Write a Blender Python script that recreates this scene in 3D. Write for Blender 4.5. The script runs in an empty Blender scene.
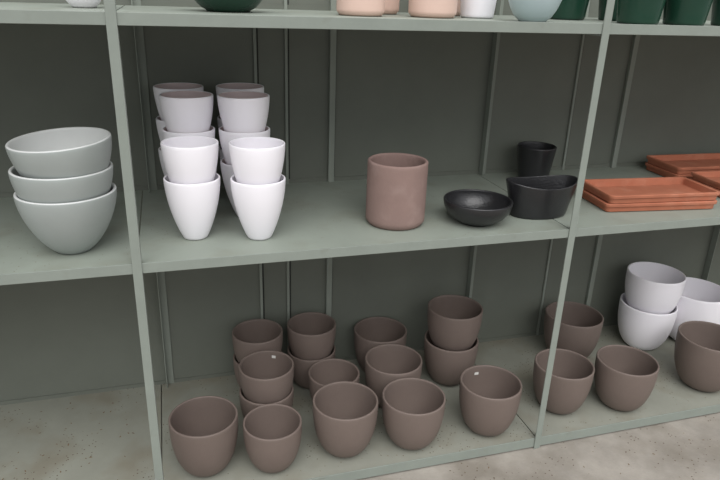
import bpy, bmesh, math, random
from mathutils import Vector, Matrix
random.seed(4)
S=bpy.context.scene
COL=S.collection
H,h,D,W=.5189,.6825,.569,1.1
FZ=-h-.034
try:
    S.view_settings.view_transform='Standard'
except Exception: pass

# ---------------- materials ----------------
def mat(name,col,rough=.6,var=.06,scale=6,bump=0.0,bscale=80,speck=None,sscale=60,sth=.08,spec=.4,stain=None,col2=None,rnd=0):
    m=bpy.data.materials.new(name); m.use_nodes=True
    nt=m.node_tree; N=nt.nodes; L=nt.links
    b=N['Principled BSDF']; b.inputs['Roughness'].default_value=rough
    b.inputs['Specular IOR Level'].default_value=spec
    tc=N.new('ShaderNodeTexCoord')
    n=N.new('ShaderNodeTexNoise'); n.inputs['Scale'].default_value=scale; n.inputs['Detail'].default_value=6; n.inputs['Roughness'].default_value=.65
    L.new(tc.outputs['Object'],n.inputs['Vector'])
    r=N.new('ShaderNodeValToRGB')
    r.color_ramp.elements[0].position=.3; r.color_ramp.elements[1].position=.7
    a=[max(0,c*(1-var)) for c in col]; c2=[min(1,c*(1+var)) for c in (col2 or col)]
    r.color_ramp.elements[0].color=(*a,1); r.color_ramp.elements[1].color=(*c2,1)
    L.new(n.outputs['Fac'],r.inputs['Fac'])
    out=r.outputs['Color']
    if stain:
        n2=N.new('ShaderNodeTexNoise'); n2.inputs['Scale'].default_value=stain[1]; n2.inputs['Detail'].default_value=8
        L.new(tc.outputs['Object'],n2.inputs['Vector'])
        r2=N.new('ShaderNodeValToRGB'); r2.color_ramp.elements[0].position=stain[2]; r2.color_ramp.elements[1].position=stain[2]+.2
        r2.color_ramp.elements[0].color=(0,0,0,1); r2.color_ramp.elements[1].color=(stain[3],)*3+(1,)
        L.new(n2.outputs['Fac'],r2.inputs['Fac'])
        mx=N.new('ShaderNodeMixRGB'); L.new(r2.outputs['Color'],mx.inputs['Fac']); L.new(out,mx.inputs['Color1']); mx.inputs['Color2'].default_value=(*stain[0],1)
        out=mx.outputs['Color']
    if speck:
        v=N.new('ShaderNodeTexVoronoi'); v.inputs['Scale'].default_value=sscale
        L.new(tc.outputs['Object'],v.inputs['Vector'])
        lt=N.new('ShaderNodeMath'); lt.operation='LESS_THAN'; lt.inputs[1].default_value=sth
        L.new(v.outputs['Distance'],lt.inputs[0])
        n3=N.new('ShaderNodeTexNoise'); n3.inputs['Scale'].default_value=5; L.new(tc.outputs['Object'],n3.inputs['Vector'])
        gt=N.new('ShaderNodeMath'); gt.operation='GREATER_THAN'; gt.inputs[1].default_value=.53; L.new(n3.outputs['Fac'],gt.inputs[0])
        mu=N.new('ShaderNodeMath'); mu.operation='MULTIPLY'; L.new(lt.outputs[0],mu.inputs[0]); L.new(gt.outputs[0],mu.inputs[1])
        mx=N.new('ShaderNodeMixRGB'); L.new(mu.outputs[0],mx.inputs['Fac']); L.new(out,mx.inputs['Color1']); mx.inputs['Color2'].default_value=(*speck,1)
        out=mx.outputs['Color']
    if rnd:
        oi=N.new('ShaderNodeObjectInfo'); mr=N.new('ShaderNodeMapRange'); mr.inputs['To Min'].default_value=1-rnd; mr.inputs['To Max'].default_value=1+rnd
        L.new(oi.outputs['Random'],mr.inputs['Value'])
        hs=N.new('ShaderNodeHueSaturation'); L.new(mr.outputs[0],hs.inputs['Value']); L.new(out,hs.inputs['Color']); out=hs.outputs['Color']
    L.new(out,b.inputs['Base Color'])
    if bump:
        n4=N.new('ShaderNodeTexNoise'); n4.inputs['Scale'].default_value=bscale; n4.inputs['Detail'].default_value=4
        L.new(tc.outputs['Object'],n4.inputs['Vector'])
        bp=N.new('ShaderNodeBump'); bp.inputs['Strength'].default_value=bump; bp.inputs['Distance'].default_value=.002
        L.new(n4.outputs['Fac'],bp.inputs['Height']); L.new(bp.outputs['Normal'],b.inputs['Normal'])
    return m
def srgb(r,g,b):
    f=lambda c:(c/255/12.92 if c/255<=.04045 else ((c/255+.055)/1.055)**2.4)
    return (f(r),f(g),f(b))
M_frame=mat('frame_paint',srgb(135,142,134),.5,.06,9,.15,60,stain=(srgb(112,109,97),14,.62,.4))
M_shelf=mat('shelf_paint',srgb(144,151,141),.55,.07,4,.15,50,speck=srgb(110,98,80),sscale=70,sth=.09,stain=(srgb(126,127,113),7,.5,.5))
M_shelfb=mat('shelf_paint_dusty',srgb(141,142,131),.7,.09,5,.2,50,speck=srgb(88,72,56),sscale=85,sth=.16,stain=(srgb(124,117,101),6,.48,.6))
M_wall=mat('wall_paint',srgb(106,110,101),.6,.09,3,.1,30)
M_batten=mat('batten_paint',srgb(134,140,131),.6,.06,3,.1,30)
M_gap=mat('panel_joint',srgb(44,46,42),.7,.06,3,.1,30)
M_conc=mat('concrete',srgb(152,146,137),.9,.2,7,.6,120,speck=srgb(96,84,70),sscale=70,sth=.16,stain=(srgb(116,109,98),5,.45,.7))
M_brown=mat('taupe_glaze',srgb(114,101,94),.58,.06,9,.25,220,rnd=.06)
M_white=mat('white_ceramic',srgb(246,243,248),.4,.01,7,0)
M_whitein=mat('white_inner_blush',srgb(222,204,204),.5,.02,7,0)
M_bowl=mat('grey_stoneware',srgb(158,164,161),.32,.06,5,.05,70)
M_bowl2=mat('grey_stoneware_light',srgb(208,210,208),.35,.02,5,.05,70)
M_terra=mat('mauve_terracotta',srgb(139,116,109),.8,.07,12,.25,160,stain=(srgb(160,139,132),18,.54,.5))
M_black=mat('black_stoneware',srgb(36,36,38),.3,.15,20,.4,180,spec=.6)
M_orange=mat('orange_terracotta',srgb(172,106,80),.8,.12,10,.2,140,stain=(srgb(190,136,112),16,.52,.45))
M_green=mat('dark_green_glaze',srgb(30,62,48),.25,.1,10,.1,60)
M_pink=mat('blush_ceramic',srgb(216,186,172),.5,.03,8,.05)
M_blue=mat('pale_blue_ceramic',srgb(172,188,190),.4,.03,8,.05)
M_label=mat('paper_label',srgb(215,213,208),.7,.01,8,0)
M_leaf=mat('dry_leaf',srgb(110,88,62),.8,.3,60,0)

# ---------------- geometry helpers ----------------
def empty(name,loc=(0,0,0)):
    o=bpy.data.objects.new(name,None); o.location=loc; COL.objects.link(o); return o
def box(name,a,b,m,parent=None,bev=0.0,rot=None):
    me=bpy.data.meshes.new(name); bm=bmesh.new()
    bmesh.ops.create_cube(bm,size=1)
    c=[(a[i]+b[i])/2 for i in range(3)]; s=[abs(b[i]-a[i]) for i in range(3)]
    for v in bm.verts: v.co=Vector([v.co[i]*s[i] for i in range(3)])
    if bev: bmesh.ops.bevel(bm,geom=list(bm.edges),offset=bev,segments=2,affect='EDGES',profile=.5)
    bm.to_mesh(me); bm.free(); me.materials.append(m)
    o=bpy.data.objects.new(name,me); o.location=c; COL.objects.link(o)
    if parent: o.parent=parent
    return o
def lathe(name,prof,m,loc,seg=72,sc=(1,1),min_=None,split=None,tilt=None,fn=None):
    """prof: (r,z) from bottom centre round the outside, over the rim and down to the inside centre"""
    me=bpy.data.meshes.new(name); bm=bmesh.new(); rings=[]
    for (r,z) in prof:
        if r<1e-6: rings.append([bm.verts.new((0,0,z))])
        else:
            ring=[]
            for i in range(seg):
                a=2*math.pi*i/seg; p=Vector((r*math.cos(a)*sc[0],r*math.sin(a)*sc[1],z))
                if fn: p=fn(p,a)
                ring.append(bm.verts.new(p))
            rings.append(ring)
    for k in range(len(rings)-1):
        A,B=rings[k],rings[k+1]
        for i in range(seg):
            j=(i+1)%seg
            if len(A)==1: f=bm.faces.new((A[0],B[j],B[i]))
            elif len(B)==1: f=bm.faces.new((A[i],A[j],B[0]))
            else: f=bm.faces.new((A[i],A[j],B[j],B[i]))
            f.smooth=True
            if split is not None and k>=split: f.material_index=1
    bmesh.ops.recalc_face_normals(bm,faces=bm.faces)
    bm.to_mesh(me); bm.free(); me.materials.append(m)
    if min_: me.materials.append(min_)
    o=bpy.data.objects.new(name,me); o.location=loc; COL.objects.link(o)
    if tilt: o.rotation_euler=tilt
    return o
def vessel(shape,R,hh,wall,n=22,foot=.004):
    """shape(t) -> relative radius"""
    out=[(0,.002),(shape(0)*R-foot,.002),(shape(0)*R-foot*.5,0)]
    hz=hh-wall*.5
    for i in range(n+1):
        t=i/n; out.append((shape(t)*R, .0035+t*(hz-.0035)))
    R1=shape(1)*R
    for a in (30,60,90,120,150):
        a=math.radians(a); out.append((R1-wall/2+wall/2*math.cos(a), hz+wall/2*math.sin(a)))
    sp=len(out)-1
    for i in range(n+1):
        t=1-i/n; z=.0035+t*(hz-.0035)
        if z<wall*1.4: break
        out.append((max(.004,shape(t)*R-wall),z))
    r,z=out[-1]; out.append((r*.85,wall*1.0)); out.append((0,wall*.95))
    return out,sp
f_brown=lambda t:.50+.50*(1-(1-t)**2.5)**.62
f_tall =lambda t:.46+.54*(1-(1-t)**1.75)**.93
f_bowl =lambda t:.38+.62*(1-(1-t)**1.7)**.80
def f_cyl(t): return .92+.08*min(1,t/.05)**.5
f_low=lambda t:.50+.50*(1-(1-t)**2.0)**.75
f_tap=lambda t:.78+.22*t

def planter(X,Y,z,R,hh,label=None):
    p,s=vessel(f_brown,R,hh,.0065)
    o=lathe('planter_pot',p,M_brown,(X,Y,z))
    if label is not None:
        a,zz=label; me=bpy.data.meshes.new('price_label'); bm=bmesh.new(); vs=[]
        for k in range(4):
            aa=a+(k-1.5)*.055
            for q in (0,1):
                z0=zz+q*.009; t=(z0-.0035)/(hh-.0067); r=f_brown(t)*R-.0074
                vs.append(bm.verts.new((r*math.cos(aa),r*math.sin(aa),z0)))
        for k in range(3): bm.faces.new((vs[2*k],vs[2*k+2],vs[2*k+3],vs[2*k+1]))
        bm.to_mesh(me); bm.free(); me.materials.append(M_label)
        l=bpy.data.objects.new('price_label',me); COL.objects.link(l); l.parent=o
    return o

# ---------------- shelving ----------------
rack=empty('metal_shelving_unit')
X0,X1=-1.13,3.33
def P(n,a,b,m=M_frame,bev=.0008): return box(n,a,b,m,rack,bev)
posts=[-1.1,0,1.1,2.2,3.3]; TOP=1.05
for i,x in enumerate(posts):
    P(f'post_front_{i}',(x-.010,-.004,FZ),(x+.010,-.0005,TOP))
    P(f'post_front_web_{i}',(x+.007,-.0005,FZ),(x+.010,.022,TOP))
    xb=x+.03 if x<.5 else x+.018
    P(f'post_back_{i}',(xb-.012,D-.006,FZ),(xb+.012,D-.002,TOP),M_batten)
    P(f'post_back_web_{i}',(xb-.012,D-.030,FZ),(xb-.009,D-.006,TOP),M_batten)
for nm,z,m in (('bottom',-h,M_shelfb),('middle',0,M_shelf),('top',H,M_shelf)):
    for i in range(4):
        a,b=posts[i],posts[i+1]
        P(f'shelf_{nm}_sheet_{i}',(a+.0015,.0042,z-.004),(b-.0015,D-.001,z-.001),m,0)
        P(f'shelf_{nm}_cross_{i}',(a-.010,.004,z-.026),(a-.006,D-.03,z-.004))
    hh=.024 if nm!='bottom' else .032
    P(f'shelf_{nm}_lip',(X0,0,z-hh+.003),(X1,.003,z+.003))
    P(f'shelf_{nm}_back_rail',(X0,D-.004,z-.022),(X1,D-.001,z+.012),M_wall,0)
for i,x in enumerate((-.55,.577,1.65,2.75)):
    P(f'back_batten_{i}',(x-.010,D-.014,-h),(x+.009,D-.001,TOP),M_batten)
    P(f'back_batten_gap_{i}',(x+.009,D-.0015,-h),(x+.013,D-.0005,TOP),M_gap,0)
for i,x in enumerate((-.76,.345,.436,1.44,1.53,2.54)):
    P(f'back_joint_{i}',(x-.005,D-.008,-h),(x+.004,D-.001,TOP),M_batten)
    P(f'back_joint_gap_{i}',(x+.004,D-.0015,-h),(x+.0095,D-.0005,TOP),M_gap,0)
box('wall_back',(X0-.6,D,FZ),(X1+.6,D+.03,TOP+.25),M_wall)
box('floor',(-4,-5,FZ-.05),(6,2.2,FZ),M_conc)

# ---------------- bottom shelf : taupe planters ----------------
zb=-h
B,hB,Sm,hS=.093,.158,.081,.137
planter(.121,.128,zb,.092,.171)
planter(.303,.091,zb,Sm,.146)
planter(.516,.108,zb,.094,.168)
planter(.719,.090,zb,.093,.161)
planter(.969,.090,zb,B,.169,label=(1.62,.138))
planter(.312,.260,zb,Sm,hS); planter(.314,.262,zb+.083,Sm,hS,label=(1.12,.113))
planter(.314,.452,zb,Sm,hS); planter(.314,.452,zb+.091,Sm,hS)
planter(.493,.455,zb,Sm,hS); planter(.493,.455,zb+.094,Sm,hS)
planter(.531,.298,zb,Sm,hS)
planter(.741,.472,zb,.092,.168)
planter(.724,.284,zb,.092,.167)
planter(.962,.365,zb,.092,.165); planter(.966,.367,zb+.123,.092,.160)
planter(1.467,.398,zb,.103,.180)
planter(1.252,.130,zb,B,.166)
planter(1.465,.095,zb,.096,.170)
planter(1.830,.123,zb,.109,.194)
def wpot(X,Y,z,R,hh,name='white_planter_pot'):
    p,s=vessel(f_brown,R,hh,.006); return lathe(name,p,M_white,(X,Y,z))
wpot(1.804,.408,zb,.103,.184); wpot(1.810,.410,zb+.136,.103,.172)
wpot(2.022,.405,zb,.116,.218)

# ---------------- middle shelf ----------------
def tall(X,Y,z,R=.067,inner=None):
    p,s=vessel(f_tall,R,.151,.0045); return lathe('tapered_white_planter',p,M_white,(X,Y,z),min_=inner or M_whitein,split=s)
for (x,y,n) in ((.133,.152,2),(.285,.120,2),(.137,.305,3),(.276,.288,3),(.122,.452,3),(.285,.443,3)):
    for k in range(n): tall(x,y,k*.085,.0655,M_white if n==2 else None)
for k,(dx,ty) in enumerate(((0,0),(-.002,.0),(.010,-.06))):
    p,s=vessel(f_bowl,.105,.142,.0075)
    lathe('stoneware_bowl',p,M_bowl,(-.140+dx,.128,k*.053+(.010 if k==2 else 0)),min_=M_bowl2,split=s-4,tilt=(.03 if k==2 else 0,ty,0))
p,s=vessel(f_cyl,.079,.171,.0095); lathe('terracotta_cylinder_pot',p,M_terra,(.653,.157,0))
p,s=vessel(f_low,.093,.064,.006); lathe('black_bowl',p,M_black,(.874,.116,0))
def ovf(p,a): 
    p.z+= .012*(p.z/.09)*(math.cos(a)**2-.5); return p
p,s=vessel(f_tap,.109,.098,.005); lathe('black_oval_planter',p,M_black,(1.080,.140,0),sc=(1,.60),fn=ovf)
p,s=vessel(f_tap,.064,.116,.005); lathe('black_small_pot',p,M_black,(1.260,.47,0))

def tray(X,Y,z,w,d,hh,ang,name='terracotta_tray'):
    me=bpy.data.meshes.new(name); bm=bmesh.new()
    def ring(w,d,z,r,n=6):
        vs=[]
        for cx,cy,a0 in ((1,1,0),(-1,1,90),(-1,-1,180),(1,-1,270)):
            for i in range(n+1):
                a=math.radians(a0+90*i/n); vs.append(bm.verts.new((cx*(w/2-r)+r*math.cos(a),cy*(d/2-r)+r*math.sin(a),z)))
        return vs
    t=.010
    rs=[ring(w-.020,d-.020,0,.010),ring(w-.012,d-.012,.002,.012),ring(w-.009,d-.009,hh-.010,.014),ring(w-.001,d-.001,hh-.009,.015),ring(w,d,hh-.002,.015),ring(w-.003,d-.003,hh,.013),ring(w-2*t+.003,d-2*t+.003,hh,.010),ring(w-2*t,d-2*t,hh-.002,.010),ring(w-2*t-.006,d-2*t-.006,.007,.008),ring(w-2*t-.012,d-2*t-.012,.0055,.006)]
    bm.faces.new(list(reversed(rs[0]))); bm.faces.new(rs[-1])
    for A,Bb in zip(rs,rs[1:]):
        for i in range(len(A)):
            j=(i+1)%len(A); bm.faces.new((A[i],A[j],Bb[j],Bb[i]))
    bmesh.ops.recalc_face_normals(bm,faces=bm.faces)
    bm.to_mesh(me); bm.free(); me.materials.append(M_orange)
    o=bpy.data.objects.new(name,me); o.location=(X,Y,z); o.rotation_euler=(0,0,ang); COL.objects.link(o)
for k in range(2): tray(1.474+.003*k,.172-.002*k,k*.0265,.368,.175,.0265,math.radians(-6+k*1.2))
for k in range(2): tray(1.955,.425,k*.0255,.42,.18,.0255,math.radians(-2))
for k in range(2): tray(1.93,.21,k*.0235,.36,.18,.0235,math.radians(-3))

# ---------------- top shelf ----------------
def top(name,X,Y,R,hh,f,m):
    p,s=vessel(f,R,hh,.006); lathe(name,p,m,(X,Y,H))
top('white_bowl',-.075,.30,.055,.09,f_low,M_white)
top('dark_green_bowl',.245,.27,.105,.10,f_low,M_green)
top('blush_pot',.56,.23,.059,.12,f_cyl,M_pink)
top('blush_pot',.75,.23,.061,.12,f_cyl,M_pink)
top('blush_pot',.66,.40,.058,.12,f_cyl,M_pink)
top('blush_pot',.86,.42,.058,.12,f_cyl,M_pink)
top('white_pot',.895,.27,.055,.12,f_tap,M_white)
top('pale_blue_bowl',.960,.10,.070,.10,f_low,M_blue)
top('dark_green_pot',1.283,.12,.066,.13,f_tap,M_green)
top('dark_green_pot',1.430,.12,.066,.13,f_tap,M_green)
top('dark_green_pot',1.20,.32,.065,.13,f_tap,M_green)
top('dark_green_pot',1.37,.32,.065,.13,f_tap,M_green)
top('dark_green_pot',1.60,.13,.065,.13,f_tap,M_green)

# ---------------- leaf litter ----------------
me=bpy.data.meshes.new('leaf_litter'); bm=bmesh.new()
def flake(x,y,z,s):
    a=random.uniform(0,6.28); ca,sa=math.cos(a),math.sin(a); pts=[]
    for u,v_,w_ in ((-1,0,0),(-.2,.4,.2),(.6,.3,.15),(1,0,.3),(.5,-.35,.1),(-.3,-.35,.25)):
        pts.append(bm.verts.new((x+s*(u*ca-v_*sa),y+s*(u*sa+v_*ca),z+.0006+s*w_*.5)))
    bm.faces.new(pts)
for _ in range(130): flake(random.uniform(-.75,-.03),random.uniform(.03,.55),-h-.001,random.uniform(.0015,.005))
for _ in range(60): flake(random.uniform(.05,2.1),random.uniform(.02,.05),-h-.001,random.uniform(.0012,.003))
for _ in range(120): flake(random.uniform(.4,2.2),random.uniform(-.35,-.02),FZ,random.uniform(.0015,.005))
for _ in range(40): flake(random.uniform(-.3,2),random.uniform(.02,.5),-.001,random.uniform(.001,.0022))
bm.to_mesh(me); bm.free(); me.materials.append(M_leaf)
COL.objects.link(bpy.data.objects.new('leaf_litter',me))

# ---------------- light ----------------
# overcast sky: bright overhead, darker toward the horizon (surrounding nursery buildings)
w=bpy.data.worlds.new('overcast'); S.world=w; w.use_nodes=True
N=w.node_tree.nodes; L=w.node_tree.links
bg=N['Background']; bg.inputs['Strength'].default_value=1.0
tc=N.new('ShaderNodeTexCoord'); sx=N.new('ShaderNodeSeparateXYZ'); rp=N.new('ShaderNodeValToRGB')
L.new(tc.outputs['Generated'],sx.inputs[0]); L.new(sx.outputs['Z'],rp.inputs['Fac']); L.new(rp.outputs['Color'],bg.inputs['Color'])
e=rp.color_ramp.elements; e[0].position=0; e[0].color=(.42,.42,.43,1); e[1].position=.75; e[1].color=(1.5,1.51,1.55,1)
e2=e.new(.25); e2.color=(.85,.86,.885,1)
sd=bpy.data.lights.new('soft_daylight','SUN'); sd.energy=1.9; sd.angle=math.radians(50); sd.color=(1,.985,.97)
so=bpy.data.objects.new('soft_daylight',sd); COL.objects.link(so)
so.rotation_euler=Vector((.15,1,-1.25)).to_track_quat('-Z','Y').to_euler()

# ---------------- camera ----------------
C=Vector((.0901,-1.3492,.5738)); y,pp,r=.3008,.3744,-.0357
f=Vector((math.sin(y)*math.cos(pp),math.cos(y)*math.cos(pp),-math.sin(pp)))
ri=Vector((math.cos(y),-math.sin(y),0)); dn=f.cross(ri)
r2=ri*math.cos(r)+dn*math.sin(r); d2=-ri*math.sin(r)+dn*math.cos(r)
cam=bpy.data.cameras.new('camera'); co=bpy.data.objects.new('camera',cam); COL.objects.link(co)
Mx=Matrix((r2,-d2,-f)).transposed().to_4x4(); Mx.translation=C; co.matrix_world=Mx
cam.sensor_width=36; cam.lens=632.7/720*36; cam.clip_start=.02
S.camera=co
